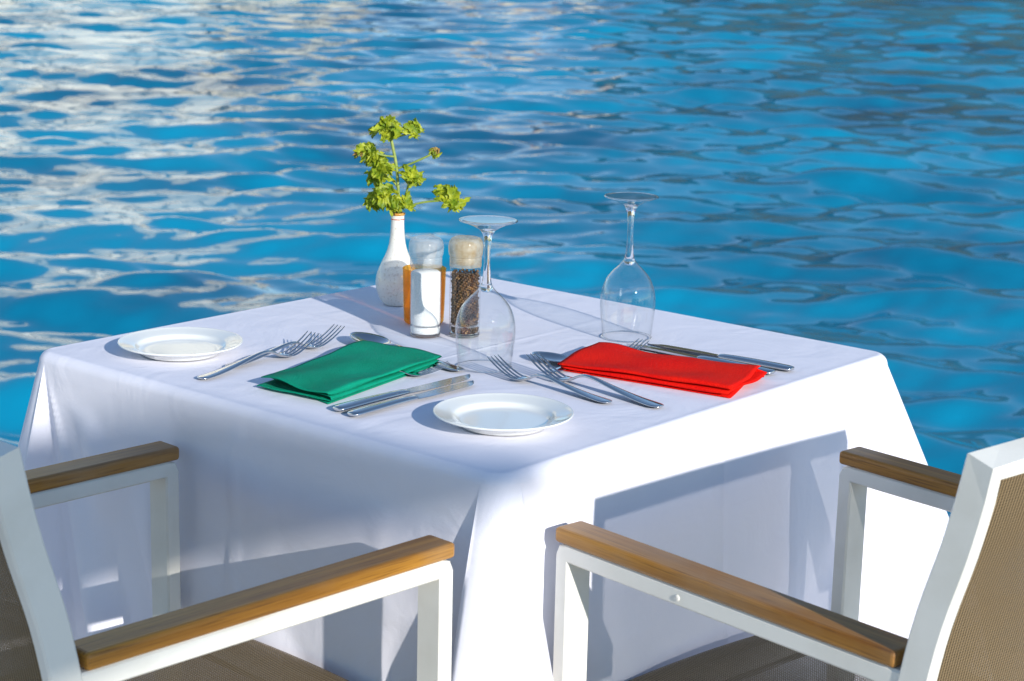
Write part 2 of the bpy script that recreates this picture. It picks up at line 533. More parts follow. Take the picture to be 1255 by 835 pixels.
def build_cloth():
    """local frame: x along the near-right edge, y along the near-left edge, corners N(-,-) R(+,-) B(+,+) L(-,+)"""
    rc = 0.016
    a = HALF
    S = []          # x, y, nx, ny, corner index before, dist from previous corner, dist to next corner
    nside, ncor = 120, 14
    corners = [(-1, -1), (1, -1), (1, 1), (-1, 1)]
    side_dir = [(1, 0), (0, 1), (-1, 0), (0, -1)]
    side_n = [(0, -1), (1, 0), (0, 1), (-1, 0)]
    ln = 2 * (a - rc)
    for c in range(4):
        cx, cy = corners[c][0] * (a - rc), corners[c][1] * (a - rc)
        n0, n1 = side_n[(c - 1) % 4], side_n[c]
        a0 = math.atan2(n0[1], n0[0])
        for k in range(ncor + 1):
            t = a0 + (math.pi / 2) * k / ncor
            S.append((cx + rc * math.cos(t), cy + rc * math.sin(t), math.cos(t), math.sin(t), c, 0.0, 0.0, k / ncor))
        px, py = cx + n1[0] * rc, cy + n1[1] * rc
        for k in range(1, nside):
            f = k / nside
            f = 0.5 - 0.5 * math.cos(math.pi * f)
            d = f * ln
            S.append((px + side_dir[c][0] * d, py + side_dir[c][1] * d, n1[0], n1[1], c, d, ln - d, -1))
    n = len(S)
    # cone folds fanning out of each corner: (angle from vertical, amplitude, width); per corner: (side before, side after)
    # sides: 0 near-right (N->R), 1 far-right (R->B), 2 far-left (B->L), 3 near-left (L->N)
    folds = {
        (0, 'a'): [(0.0, .21, .16), (.30, -.05, .13), (.62, .012, .2)],                      # N corner on near-right side
        (0, 'b'): [(0.0, .21, .10), (.17, -.035, .10), (.55, .016, .2), (.9, -.012, .2)],     # N corner on near-left side
        (1, 'b'): [(0.0, .46, .19), (.42, -.03, .15), (.8, .01, .2)],
        (1, 'a'): [(0.0, .46, .17), (.33, -.05, .15)],
        (2, 'a'): [(0.0, .20, .17), (.33, -.05, .15)],
        (2, 'b'): [(0.0, .20, .17), (.33, -.05, .15)],
        (3, 'b'): [(0.0, .27, .17), (.33, -.05, .15)],
        (3, 'a'): [(0.0, .27, .10), (.17, -.04, .07), (.36, .075, .085), (.58, -.035, .12), (.86, .02, .16), (1.2, -.02, .15)],  # L corner on near-left
    }
    H = 0.60
    rows = []
    Re = 0.015
    for k in range(1, 10):
        al = math.pi / 2 * k / 9
        rows.append((Re * math.sin(al), Re * (1 - math.cos(al)), 0.0))
    nrow = 70
    for k in range(1, nrow + 1):
        rows.append((Re, Re + H * (k / nrow) ** 1.05, H * (k / nrow) ** 1.05))
    r = np.random.default_rng(2)
    wob = [(r.uniform(8, 30), r.uniform(-12, 12), r.random() * 6.28, r.uniform(.3, 1)) for _ in range(9)]
    V, F = [], []

    def cone(c, side, d, t):
        rr = math.hypot(d, t)
        if rr < 1e-6: return 0.0
        ph = math.atan2(d, t)
        g = sum(A * math.exp(-((ph - p) / w_) ** 2) for p, A, w_ in folds[(c, side)])
        sat = rr if rr < .3 else .3 + (rr - .3) * .55
        return g * sat

    for (off, drop, t) in rows:
        for (x, y, nx, ny, c, d0, d1, arc) in S:
            o = off
            if t > 0:
                ramp = min(1, t / 0.10) ** 1.2
                if arc >= 0:
                    o += cone(c, 'a', 0, t) * arc + cone(c, 'b', 0, t) * (1 - arc)
                else:
                    o += cone(c, 'a', d0, t) + cone((c + 1) % 4, 'b', d1, t)
                    sloc = d0
                    side_flare = (0.05, 0.06, 0.06, 0.02)[c]
                    mid = math.sin(math.pi * d0 / (d0 + d1))
                    o += side_flare * t * (0.4 + 0.6 * mid)
                    s_ = x + y * 1.3 + c * 3
                    wv = sum(am * math.sin(fq * s_ + fv * t + p_) for fq, fv, p_, am in wob) / 5
                    o += wv * 0.006 * ramp * mid ** .5
                    if c == 3:
                        for (dc, wd_, am, sl) in ((.085, .022, .011, .16), (.150, .020, -.007, .14), (.205, .018, .006, .10), (.43, .045, .006, -.02), (.53, .030, -.006, -.04), (.62, .03, .007, -.08)):
                            o += am * math.exp(-((d0 - dc - sl * t) / (wd_ * (1 + 1.2 * t))) ** 2) * min(1, t / .16) ** 1.3
                    elif c == 0:
                        for (dc, wd_, am, sl) in ((.16, .03, .005, .05), (.52, .05, -.005, .04), (.64, .03, .006, .03)):
                            o += am * math.exp(-((d0 - dc - sl * t) / (wd_ * (1 + 1.2 * t))) ** 2) * min(1, t / .16) ** 1.3
                    # pressed crease down the middle of each side
                    dm = (d0 - d1) / 2 + 0.008 * math.sin(t * 14) + t * 0.03
                    o += 0.0055 * math.exp(-(dm / 0.007) ** 2) * min(1, t / .03)
                o = max(o, off + 0.001)
            V.append((x + nx * o, y + ny * o, TOP - drop))
    nr = len(rows)
    for i in range(nr - 1):
        for k in range(n):
            p, q = i * n + k, i * n + (k + 1) % n
            F.append((p + n, q + n, q, p))
    # the top: rings shrinking to the middle
    base = len(V)
    nring = 46
    for i in range(nring):
        s = 1 - i / nring
        for (x, y, *_r) in S:
            X, Y = x * s, y * s
            z = 0.00045 * math.sin(X * 21 + 1.3) * math.sin(Y * 17 + .4) * (1 - s ** 8)
            z += 0.0011 * math.exp(-(Y / .003) ** 2) * (1 - s ** 12) + 0.0011 * math.exp(-(X / .003) ** 2) * (1 - s ** 12)
            V.append((X, Y, TOP - 0.0006 + z * .6))
    for k in range(n):
        q = (k + 1) % n
        F.append((k, q, base + q, base + k))
    for i in range(nring - 1):
        for k in range(n):
            p, q = base + i * n + k, base + i * n + (k + 1) % n
            F.append((p, q, q + n, p + n))
    V.append((0, 0, TOP))
    ci = len(V) - 1
    lb = base + (nring - 1) * n
    for k in range(n):
        F.append((lb + k, lb + (k + 1) % n, ci))
    o = mesh_obj('tablecloth', V, F, M_cloth)
    o.location = (TC.x, TC.y, 0)
    o.rotation_euler = (0, 0, TH)
    tag(o, 'white linen tablecloth hanging in folds over the square table', 'tablecloth')


build_cloth()


# ------------------------------------------------------------------ chairs
def sheet(name, path, lat, matl, parent, nlat=14, sag=0.0, bow=(0, 0)):
    """woven sling: path of (x, z), spanning -lat..lat, with UV in metres"""
    V, F, UV = [], [], []
    s = 0
    for i, p in enumerate(path):
        if i: s += math.dist(p, path[i - 1])
        d = Vector(path[min(i + 1, len(path) - 1)]) - Vector(path[max(i - 1, 0)])
        nn = Vector((-d.y, d.x)).normalized()
        for k in range(nlat + 1):
            f = -1 + 2 * k / nlat
            sg = sag * (1 - f * f) * math.sin(math.pi * i / (len(path) - 1)) ** .5
            bw = (1 - f * f) * (i / (len(path) - 1)) ** 1.5
            V.append((p[0] + nn.x * sg + bow[0] * bw, f * lat, p[1] + nn.y * sg + bow[1] * bw))
            UV.append((s, f * lat))
    for i in range(len(path) - 1):
        for k in range(nlat):
            a = i * (nlat + 1) + k
            F.append((a, a + 1, a + nlat + 2, a + nlat + 1))
    o = mesh_obj(name, V, F, matl, parent)
    uv = o.data.uv_layers.new(name='UVMap')
    for lp in o.data.loops:
        uv.data[lp.index].uv = UV[lp.vertex_index]
    md = o.modifiers.new('thickness', 'SOLIDIFY')
    md.thickness = .0016
    md.offset = 0
    return o


def make_chair():
    """x forward, y left, origin on the floor below the front ends of the armrests"""
    root = empty('armchair')
    ya = 0.2435
    back = smooth_profile([(-0.452, .425), (-0.468, .56), (-0.4915, .696), (-0.5185, .79), (-0.5330, .850)], 5)
    for s in (1, -1):
        y = s * ya
        V, F = sweep([(-.0105, -.0229), (-.0105, .6425), (-.0125, .6470), (-.0175, .6485), (-.467, .6485)], .037, .020, y, ch=.0022)
        mesh_obj('arm_frame', V, F, M_frame, root, False)
        V, F = lathe([(.0001, .0), (.0024, .0), (.0034, .0005), (.0036, .0014)], 16)
        V = [(a - .185, y + s * (.0185 + .0014 - c), b_ + .6475) for a, b_, c in V]
        mesh_obj('screw', V, F, M_frame, root)
        V, F = box(-.462, .0, y - .0205, y + .0205, .6588, .6762, bev=0.0045, seg=3)
        mesh_obj('armrest', V, F, M_teak, root, False)
        V, F = sweep([(-.448, .424), (-.47, .2), (-.519, -.0229)], .030, .030, s * .249)
        mesh_obj('rear_leg', V, F, M_frame, root, False)
        V, F = box(-.440, -.0205, s * .236 - .010, s * .236 + .010, .405, .437, bev=0.003)
        mesh_obj('seat_rail', V, F, M_frame, root, False)
    # back frame: two posts and a slightly bowed top rail bent out of one tube
    yl = .2560
    P = [Vector((x, yl, z)) for x, z in back]
    tz, tx = .8713, -.5365
    P[-1] = Vector((tx, yl, tz))
    for i in range(1, 16):
        f = 1 - 2 * i / 16
        P.append(Vector((tx - .022 * (1 - f * f), f * yl, tz + .010 * (1 - f * f))))
    P += [Vector((q.x, -q.y, q.z)) for q in P[:len(back)][::-1]]
    V, F = [], []
    hp, hf, ch = .0078, .0165, .0022
    sec = [(-hp + ch, -hf), (hp - ch, -hf), (hp, -hf + ch), (hp, hf - ch), (hp - ch, hf), (-hp + ch, hf), (-hp, hf - ch), (-hp, -hf + ch)]
    for i, p in enumerate(P):
        if 0 < i < len(P) - 1:
            d1 = (P[i + 1] - p).normalized()
            d = ((p - P[i - 1]).normalized() + d1).normalized()
            k_ = 1 / max(.5, d.dot(d1))
        else:
            d = (P[min(i + 1, len(P) - 1)] - P[max(i - 1, 0)]).normalized()
            k_ = 1
        nf = Vector((-1, 0, -.22))
        nf = (nf - d * nf.dot(d)).normalized()
        nb = d.cross(nf).normalized()
        for (a, b_) in sec:
            V.append(p + nb * a * k_ + nf * b_)
    for i in range(len(P) - 1):
        for k in range(8):
            a, b_ = i * 8 + k, i * 8 + (k + 1) % 8
            F.append((a, b_, b_ + 8, a + 8))
    F.append(tuple(range(7, -1, -1))); F.append(tuple(range((len(P) - 1) * 8, len(P) * 8)))
    mesh_obj('back_frame', V, F, M_frame, root, False)
    V, F = tube([(-.004, -.226, .437), (-.004, .226, .437)], .0125, 12)
    mesh_obj('front_bar', V, F, M_frame, root)
    V, F = tube([(-.45, -.234, .436), (-.45, .234, .436)], .012, 12)
    mesh_obj('rear_bar', V, F, M_frame, root)
    seat = smooth_profile([(-.012, .420), (.008, .428), (.013, .444), (-.004, .4525), (-.06, .4515), (-.2, .447), (-.34, .4445), (-.44, .4500)], 5)
    sheet('seat', seat, .2255, M_sling, root, sag=-0.010)
    bk = smooth_profile([(-.452, .452), (-.466, .56), (-.4895, .696), (-.5165, .79), (-.5355, .8665)], 5)
    # back bows between the posts like the rail
    o = sheet('backrest', bk, .2490, M_sling, root, sag=0.007, bow=(-.022, .010))
    return root


chair = make_chair()
c2 = copy_tree(chair)
S_CH = 0.89
for o, px, py, ang, lab in ((chair, -.27 * S_CH, 2.39 * S_CH, 46.1, 'white framed armchair with teak armrests at left, beside the green napkin'),
                            (c2, .273 * S_CH, 2.45 * S_CH, 131.97, 'white framed armchair with teak armrests at right, beside the red napkin')):
    o.location = (px, py, CAM_Z - CAM_Z * S_CH / .905)
    o.scale = (S_CH / .905,) * 3
    o.rotation_euler = (0, 0, R(ang))
    tag(o, lab, 'armchair', 'white armchairs at the table')


# ------------------------------------------------------------------ plates
def make_plate():
    prof = [(0.0001, .0052), (.030, .0052), (.050, .0056), (.0565, .0078), (.0605, .0110), (.066, .0128), (.078, .0158), (.0822, .0172),
            (.0832, .0166), (.0828, .0152), (.077, .0126), (.064, .0088), (.056, .0040), (.052, .0008), (.049, .0008), (.047, .0030), (.0001, .0030)]
    V, F = lathe(smooth_profile(prof, 3), 96)
    return mesh_obj('side_plate', V, F, M_porcelain)


pl = make_plate()
pl2 = pl.copy(); COL.objects.link(pl2)
pl.scale = pl2.scale = (.975, .975, .975)
pl.location = (-.4345, 2.50, TOP + .0006)
pl2.location = (-.008, 2.184, TOP + .0006)
tag(pl, 'white side plate near the left corner of the table beyond the green napkin', 'plate', 'white side plates')
tag(pl2, 'white side plate nearest the camera in front of the forks', 'plate', 'white side plates')


# ------------------------------------------------------------------ cutlery
def strip(sta, nacross=6):
    """solid strip along x: stations (x, halfwidth, zc, thickness, dish) ; dish lowers the middle"""
    V, F = [], []
    m_ = nacross
    for (x, hw, zc, th, dish) in sta:
        ring = []
        for k in range(m_ + 1):
            f = -1 + 2 * k / m_
            e = (1 - f * f)
            ring.append((x, f * hw, zc - dish * e + th / 2 * max(.25, e ** .5)))
        for k in range(m_, -1, -1):
            f = -1 + 2 * k / m_
            e = (1 - f * f)
            ring.append((x, f * hw * .98, zc - dish * e - th / 2 * max(.25, e ** .5)))
        V += ring
    n = 2 * (m_ + 1)
    for i in range(len(sta) - 1):
        for k in range(n):
            a, b_ = i * n + k, i * n + (k + 1) % n
            F.append((a, a + n, b_ + n, b_))
    F.append(tuple(range(n)))
    F.append(tuple(range(len(sta) * n - 1, (len(sta) - 1) * n - 1, -1)))
    return V, F


def handle_stations(x_end, z_arch):
    return [(0, .0030, .0026, .0022, 0), (.0015, .0062, .0025, .0028, 0), (.006, .0088, .0025, .0032, 0), (.014, .0098, .0027, .0034, 0), (.035, .0086, .0040, .0036, 0),
            (.060, .0068, .0068, .0038, 0), (.085, .0050, .0105, .0040, 0), (.105, .0036, z_arch - .0008, .0042, 0), (.122, .0030, z_arch, .0042, 0)]


def make_fork():
    root = empty('fork')
    sta = handle_stations(.12, .0145) + [(.134, .0036, .0115, .0038, 0), (.143, .0070, .0072, .0030, .0006), (.150, .0108, .0050, .0026, .0012),
                                         (.158, .0124, .0040, .0024, .0018), (.164, .0126, .0042, .0022, .0018)]
    V, F = strip(smooth_profile(sta, 3), 8)
    mesh_obj('handle', V, F, M_steel, root)
    for k in range(4):
        yc = (-1.5 + k) * .0067
        pts = []
        for i in range(9):
            f = i / 8
            x = .1625 + .050 * f
            z = .0042 - .0014 * (1 - (yc / .0126) ** 2) * (1 - f) + .0205 * f ** 1.5
            wv = .0023 * (1 - .45 * f) * (1 if i < 8 else .5)
            pts.append((x, wv, z, .0021 * (1 - .35 * f), 0))
        V, F = strip(pts, 2)
        V = [(x, y + yc, z) for x, y, z in V]
        mesh_obj('tine', V, F, M_steel, root)
    return root


def make_spoon():
    root = empty('spoon')
    sta = handle_stations(.12, .0135) + [(.134, .0032, .0118, .0036, 0), (.141, .0036, .0098, .003, 0)]
    V, F = strip(smooth_profile(sta, 3), 6)
    mesh_obj('handle', V, F, M_steel, root)
    V, F = [], []
    nr, na = 9, 40
    cx, la, lb, dep = .169, .031, .0205, .0105
    for side in (0, 1):
        for i in range(nr + 1):
            rr = i / nr
            for k in range(na):
                a = 2 * math.pi * k / na
                ca, sa = math.cos(a), math.sin(a)
                wd = lb * (1 - .12 * ca)
                x = cx + la * rr * ca
                rimz = .0105 + .0035 * rr * ca
                z = rimz - dep * (1 - rr ** 2.2) - (0.0013 if side else 0)
                V.append((x, wd * rr * sa, z + .0022))
    off = (nr + 1) * na
    for i in range(nr):
        for k in range(na):
            a, b_ = i * na + k, i * na + (k + 1) % na
            F.append((a, a + na, b_ + na, b_))
            F.append((off + a, off + b_, off + b_ + na, off + a + na))
    for k in range(na):
        a, b_ = nr * na + k, nr * na + (k + 1) % na
        F.append((a, off + a, off + b_, b_))
    mesh_obj('bowl', V, F, M_steel, root)
    return root


def make_knife():
    root = empty('knife')
    sta = [(0, .0035, .0036, .003, 0), (.0015, .0070, .0036, .005, 0), (.006, .0092, .0037, .0062, 0), (.02, .0096, .004, .0068, 0), (.05, .0086, .0042, .0072, 0),
           (.085, .0074, .0042, .0070, 0), (.104, .0066, .0040, .0060, 0), (.110, .0060, .0038, .0044, 0)]
    V, F = strip(smooth_profile(sta, 3), 8)
    mesh_obj('handle', V, F, M_steel, root)
    # blade: one straight spine, one bellied edge with fine teeth
    V, F = [], []
    n = 44
    for i in range(n + 1):
        f = i / n
        x = .108 + .112 * f
        sp = .0062 - .0022 * max(0, f - .75) * 4 * .9 * f
        ed = -.0062 - .0040 * math.sin(min(1, f / .5) * math.pi / 2) * (1 if f < .6 else math.cos((f - .6) / .4 * math.pi / 2) ** .6 if f < 1 else 0)
        if f > .82:
            g = (f - .82) / .18
            ed = ed * (1 - g ** 1.8) + .0030 * g ** 1.8
            sp = max(sp, ed + .0006)
        if .35 < f < .9: ed += .0006 * (i % 2)
        for (y, z) in ((sp, .0048), (sp, .0024), (ed, .0030), (ed, .0034)):
            V.append((x, y, z))
    for i in range(n):
        for k in range(4):
            a, b_ = i * 4 + k, i * 4 + (k + 1) % 4
            F.append((a, a + 4, b_ + 4, b_))
    F.append((0, 1, 2, 3)); F.append((n * 4 + 3, n * 4 + 2, n * 4 + 1, n * 4))
    mesh_obj('blade', V, F, M_steel, root, False)
    return root


def place(o, x, y, ang, label, cat, group, z=0.0006, sc=1.0, tilt=(0, 0), zs=1.0):
    o.location = (x, y, TOP + z)
    o.rotation_euler = (R(tilt[0]), R(tilt[1]), R(ang))
    o.scale = (sc, sc, sc * zs)
    tag(o, label, cat, group)


fork0, spoon0, knife0 = make_fork(), make_spoon(), make_knife()
GF, GK, GS = 'steel forks on the table', 'steel knives on the table', 'steel spoons on the table'
FK = [(-.387, 2.358, 54.5, 1.0, 'outermost steel fork between the left plate and green napkin, handle nearest the cloth edge', .0006, (0, 0)),
      (-.362, 2.422, 51.0, .96, 'steel fork beside the left plate, partly hidden behind the outermost fork', .0006, (0, 0)),
      (.120, 2.288, 136.2, .94, 'left one of two steel forks between the near plate and red napkin', .0006, (0, 0)),
      (.181, 2.272, 133.8, 1.05, 'right one of two steel forks between the near plate and red napkin', .0006, (0, 0)),
      (-.243, 2.372, 15.0, .80, 'small steel fork sticking out from under the green napkin', .0008, (0, 0)),
      (.050, 2.437, 46.5, .875, 'small steel fork whose tines rise behind the red napkin', .0008, (0, 0))]
for i, (x, y, an, sc, lab, z, tl) in enumerate(FK):
    o = fork0 if i == 0 else copy_tree(fork0)
    place(o, x, y, an, lab, 'fork', GF, z, sc, tl, zs=(1, 1, 1, 1, .78, .72)[i])
KN = [(-.205, 2.222, 48.5, 1.07, 'steel knife lying close beside the green napkin'),
      (-.186, 2.200, 49.8, 1.0, 'steel knife nearer the plate in the pair beside the green napkin'),
      (.366, 2.474, 144.5, 1.0, 'steel knife at the back of the pair beyond the red napkin'),
      (.338, 2.452, 141.0, 1.05, 'steel knife directly behind the red napkin')]
for i, (x, y, an, sc, lab) in enumerate(KN):
    o = knife0 if i == 0 else copy_tree(knife0)
    place(o, x, y, an, lab, 'knife', GK, .0006, sc)
SP = [(-.064, 2.429, 133.5, 1.10, 'steel spoon whose bowl shows behind the green napkin'),
      (.187, 2.419, 150.0, .92, 'steel spoon whose bowl shows at the left end of the red napkin')]
for i, (x, y, an, sc, lab) in enumerate(SP):
    o = spoon0 if i == 0 else copy_tree(spoon0)
    place(o, x, y, an, lab, 'spoon', GS, .0014, sc, zs=(.68, .58)[i])


# ------------------------------------------------------------------ napkins
def make_napkin(name, c00, c10, c01, c11, t0, t1, layers, M, label, z0=.0008, seed=1, lift=None):
    """c00/c01: the two corners of end 0 (near, far), c10/c11: of end 1. Zig-zag of folded layers swept from end 0 to end 1."""
    r = np.random.default_rng(seed)
    nl, nw = 44, 26
    ph = r.random(24) * 6.28
    # cross-section path: (w 0..1, layer height 0..1)
    path = []
    for k in range(layers):
        ws = np.linspace(0, 1, nw) if k % 2 == 0 else np.linspace(1, 0, nw)
        inset = .012 * (k % 3)
        for q, wv in enumerate(ws):
            path.append((inset + wv * (1 - 2 * inset), k, 0))
        if k < layers - 1:
            e = 1 if k % 2 == 0 else 0
            for s in (1, 2, 3):
                an = math.pi * s / 4
                path.append((e + (1 if e else -1) * .022 * math.sin(an), k + .5 - .5 * math.cos(an), 1))
    V, F = [], []
    npth = len(path)
    for i in range(nl + 1):
        f = i / nl
        th = t0 + (t1 - t0) * f
        A = Vector(c00) * (1 - f) + Vector(c10) * f
        B = Vector(c01) * (1 - f) + Vector(c11) * f
        for (wv, k, turn) in path:
            # ends of the layers do not line up exactly
            kk = int(k + .5)
            sh = 0.013 * math.sin(ph[kk] + 1.7 * wv) * ((1 - f) ** 6 - f ** 6)
            D = (Vector(c10) - Vector(c00)).normalized()
            p = A * (1 - wv) + B * wv + D * sh
            gap = th / max(1, layers - 1)
            z = z0 + gap * k
            z += .0016 * math.sin(9 * wv + ph[kk + 3] + 4 * f) * (k / layers) * min(1, th / .012)
            z += .0011 * math.sin(13 * f + ph[kk + 9] + 3 * wv) * (k / layers) + .0022 * math.sin(7 * wv + ph[kk + 5]) * (k / layers) * (1 - f) ** 3
            if lift: z += lift(f, wv) * k / max(1, layers - 1)
            V.append((p.x, p.y, TOP + max(z, .0008 + .0003 * k)))
    for i in range(nl):
        for q in range(npth - 1):
            a = i * npth + q
            F.append((a, a + 1, a + npth + 1, a + npth))
    o = mesh_obj(name, V, F, M)
    md = o.modifiers.new('thickness', 'SOLIDIFY')
    md.thickness = .0011
    md.offset = 0
    c = sum((Vector(p) for p in (c00, c10, c01, c11)), Vector((0, 0))) / 4
    o.data.transform(Matrix.Translation((-c.x, -c.y, -TOP)))
    o.location = (c.x, c.y, TOP)
    tag(o, label, 'napkin')
    return o


make_napkin('napkin', (-.215, 2.262), (-.097, 2.466), (-.303, 2.336), (-.203, 2.514), .0145, .0125, 5, M_green,
            'folded green cotton napkin lying on the cutlery in front of the grinders', seed=4,
            lift=lambda f, wv: .005 * math.exp(-((f - .85) / .2) ** 2) * math.exp(-((wv - .8) / .4) ** 2))
make_napkin('napkin', (.262, 2.335), (.071, 2.450), (.318, 2.432), (.119, 2.562), .0155, .009, 5, M_red,
            'folded red cotton napkin lying on the cutlery beside the knives', seed=9,
            lift=lambda f, wv: .005 * math.exp(-((f - .9) / .16) ** 2) * math.exp(-((wv - .9) / .4) ** 2))


# ------------------------------------------------------------------ wine glasses, upside down
def make_wineglass():
    root = empty('wine_glass')
    bowl_o = smooth_profile([(.0345, .0), (.0358, .012), (.0380, .030), (.0390, .048), (.0372, .064), (.0315, .079), (.0230, .090), (.0140, .0985), (.0085, .105)], 5)
    bowl_i = [(max(r_ - .0010, .0001), z_ + .0002) for r_, z_ in bowl_o]
    V, F = lathe(bowl_o + bowl_i[::-1], 72)
    mesh_obj('bowl', V, F, M_thin, root)
    rim = [(.0345 + .0007 * math.cos(a), .0008 + .0007 * math.sin(a)) for a in [2 * math.pi * k / 8 for k in range(9)]]
    V, F = lathe(rim, 72)
    mesh_obj('rim', V, F, M_glass, root)
    st = smooth_profile([(.0001, .0985), (.0060, .0990), (.0084, .1040), (.0070, .1080), (.0052, .1180), (.0042, .1350), (.0040, .1500), (.0046, .1640), (.0062, .1720),
                         (.0092, .1775), (.0092, .1790), (.0001, .1795)], 4)
    V, F = lathe(st, 48)
    mesh_obj('stem', V, F, M_glass, root)
    V, F = lathe(smooth_profile([(.0090, .1778), (.0130, .1806), (.0200, .1842), (.0300, .1880), (.0362, .1900), (.0372, .1912), (.0366, .1922), (.0300, .1918), (.0160, .1916), (.0001, .1915)], 4), 72)
    mesh_obj('foot', V, F, M_thin, root)
    ring = [(.0366 + .0012 * math.cos(a), .1911 + .0009 * math.sin(a)) for a in [2 * math.pi * k / 8 for k in range(9)]]
    V, F = lathe(ring, 72)
    mesh_obj('foot_rim', V, F, M_glass, root)
    return root


g1 = make_wineglass()
g2 = copy_tree(g1)
g1.location = (-.035, 2.463, TOP + .0008)
g2.location = (.159, 2.655, TOP + .0008)
g2.scale = (.985, .985, 1.03)
g1.rotation_euler = (R(-.6), R(.4), 0)
tag(g1, 'upturned stemmed wine glass in front of the pepper grinder', 'wine glass', 'upturned wine glasses')
tag(g2, 'upturned stemmed wine glass behind the red napkin', 'wine glass', 'upturned wine glasses')

# ------------------------------------------------------------------ vase with leafy sprig
M_vase = mat('crackled_white_glaze', (0.74, 0.72, 0.66), 0.22, Coat_Weight=0.3)
tc = N(M_vase, 'ShaderNodeTexCoord')
vo = N(M_vase, 'ShaderNodeTexVoronoi', feature='DISTANCE_TO_EDGE'); vo.inputs['Scale'].default_value = 190
nzv = N(M_vase, 'ShaderNodeTexNoise'); nzv.inputs['Scale'].default_value = 260
cr1 = N(M_vase, 'ShaderNodeValToRGB'); cr1.color_ramp.elements[0].position = 0.0; cr1.color_ramp.elements[0].color = (.73, .70, .65, 1)
cr1.color_ramp.elements[1].position = .10; cr1.color_ramp.elements[1].color = (.78, .76, .70, 1)
cr2 = N(M_vase, 'ShaderNodeValToRGB'); cr2.color_ramp.elements[0].position = .33; cr2.color_ramp.elements[0].color = (.82, .79, .75, 1)
cr2.color_ramp.elements[1].position = .42; cr2.color_ramp.elements[1].color = (1, 1, 1, 1)
mxv = N(M_vase, 'ShaderNodeMix', data_type='RGBA', blend_type='MULTIPLY'); mxv.inputs['Factor'].default_value = 1
for q in (vo, nzv): L(M_vase, tc.outputs['Object'], q.inputs['Vector'])
L(M_vase, vo.outputs[0], cr1.inputs[0]); L(M_vase, nzv.outputs[0], cr2.inputs[0])
L(M_vase, cr1.outputs[0], mxv.inputs['A']); L(M_vase, cr2.outputs[0], mxv.inputs['B'])
L(M_vase, mxv.outputs['Result'], M_vase.node_tree.nodes['Principled BSDF'].inputs['Base Color'])
M_ochre = mat('ochre_glaze', (0.55, 0.27, 0.05), 0.3)
noise_color(M_ochre, (.45, .2, .03), (.6, .32, .07), 200, 2)
M_redline = mat('red_glaze_line', (0.5, 0.09, 0.03), 0.3)
noise_color(M_redline, (.4, .06, .02), (.55, .12, .05), 300, 2)

vase = empty('bud_vase', (-.172, 2.84, TOP + .0006))
tag(vase, 'small white crackle glazed bud vase with an ochre rim', 'vase')
prof = smooth_profile([(.0001, .0004), (.0170, .0004), (.0200, .0015), (.0262, .0100), (.0308, .0240), (.0316, .0360), (.0285, .0500), (.0225, .0640), (.0165, .0770), (.0125, .0900),
                       (.0106, .1050), (.0098, .1200), (.0098, .1300), (.0102, .1335)], 4)
V, F = lathe(prof, 64)
body = mesh_obj('body', V, F, M_vase, vase)
V, F = lathe(smooth_profile([(.0101, .1330), (.0112, .1345), (.0112, .1362), (.0100, .1372), (.0082, .1366), (.0078, .1330), (.0076, .1150), (.0001, .1100)], 3), 48)
mesh_obj('rim', V, F, M_ochre, vase)
V, F = lathe([(.0096, .1268), (.01025, .1270), (.01025, .1280), (.0096, .1282)], 48)
mesh_obj('painted_band', V, F, M_redline, vase)

M_leaf = mat('lime_green_leaf', (.24, .32, .02), 0.5, Subsurface_Weight=0.0)
tc, mp, nz, cr = noise_color(M_leaf, (.17, .29, .014), (.54, .58, .03), 90, 4)
bl = M_leaf.node_tree.nodes['Principled BSDF']
tl = N(M_leaf, 'ShaderNodeBsdfTranslucent')
msl = N(M_leaf, 'ShaderNodeMixShader'); msl.inputs[0].default_value = .38
L(M_leaf, cr.outputs[0], tl.inputs[0]); L(M_leaf, bl.outputs[0], msl.inputs[1]); L(M_leaf, tl.outputs[0], msl.inputs[2])
L(M_leaf, msl.outputs[0], M_leaf.node_tree.nodes['Material Output'].inputs['Surface'])
M_stalk = mat('green_stalk', (.22, .30, .05), 0.5)
noise_color(M_stalk, (.16, .24, .03), (.30, .36, .09), 90, 3)
M_dry = mat('dry_brown_leaf', (.30, .17, .06), 0.7)
noise_color(M_dry, (.22, .10, .03), (.42, .32, .08), 120, 3)

sprig = empty('leafy_sprig', (-.172, 2.84, TOP + .125))
tag(sprig, 'lime green leafy sprig with lobed leaves standing in the white vase', 'plant')
VO = Vector(sprig.location)


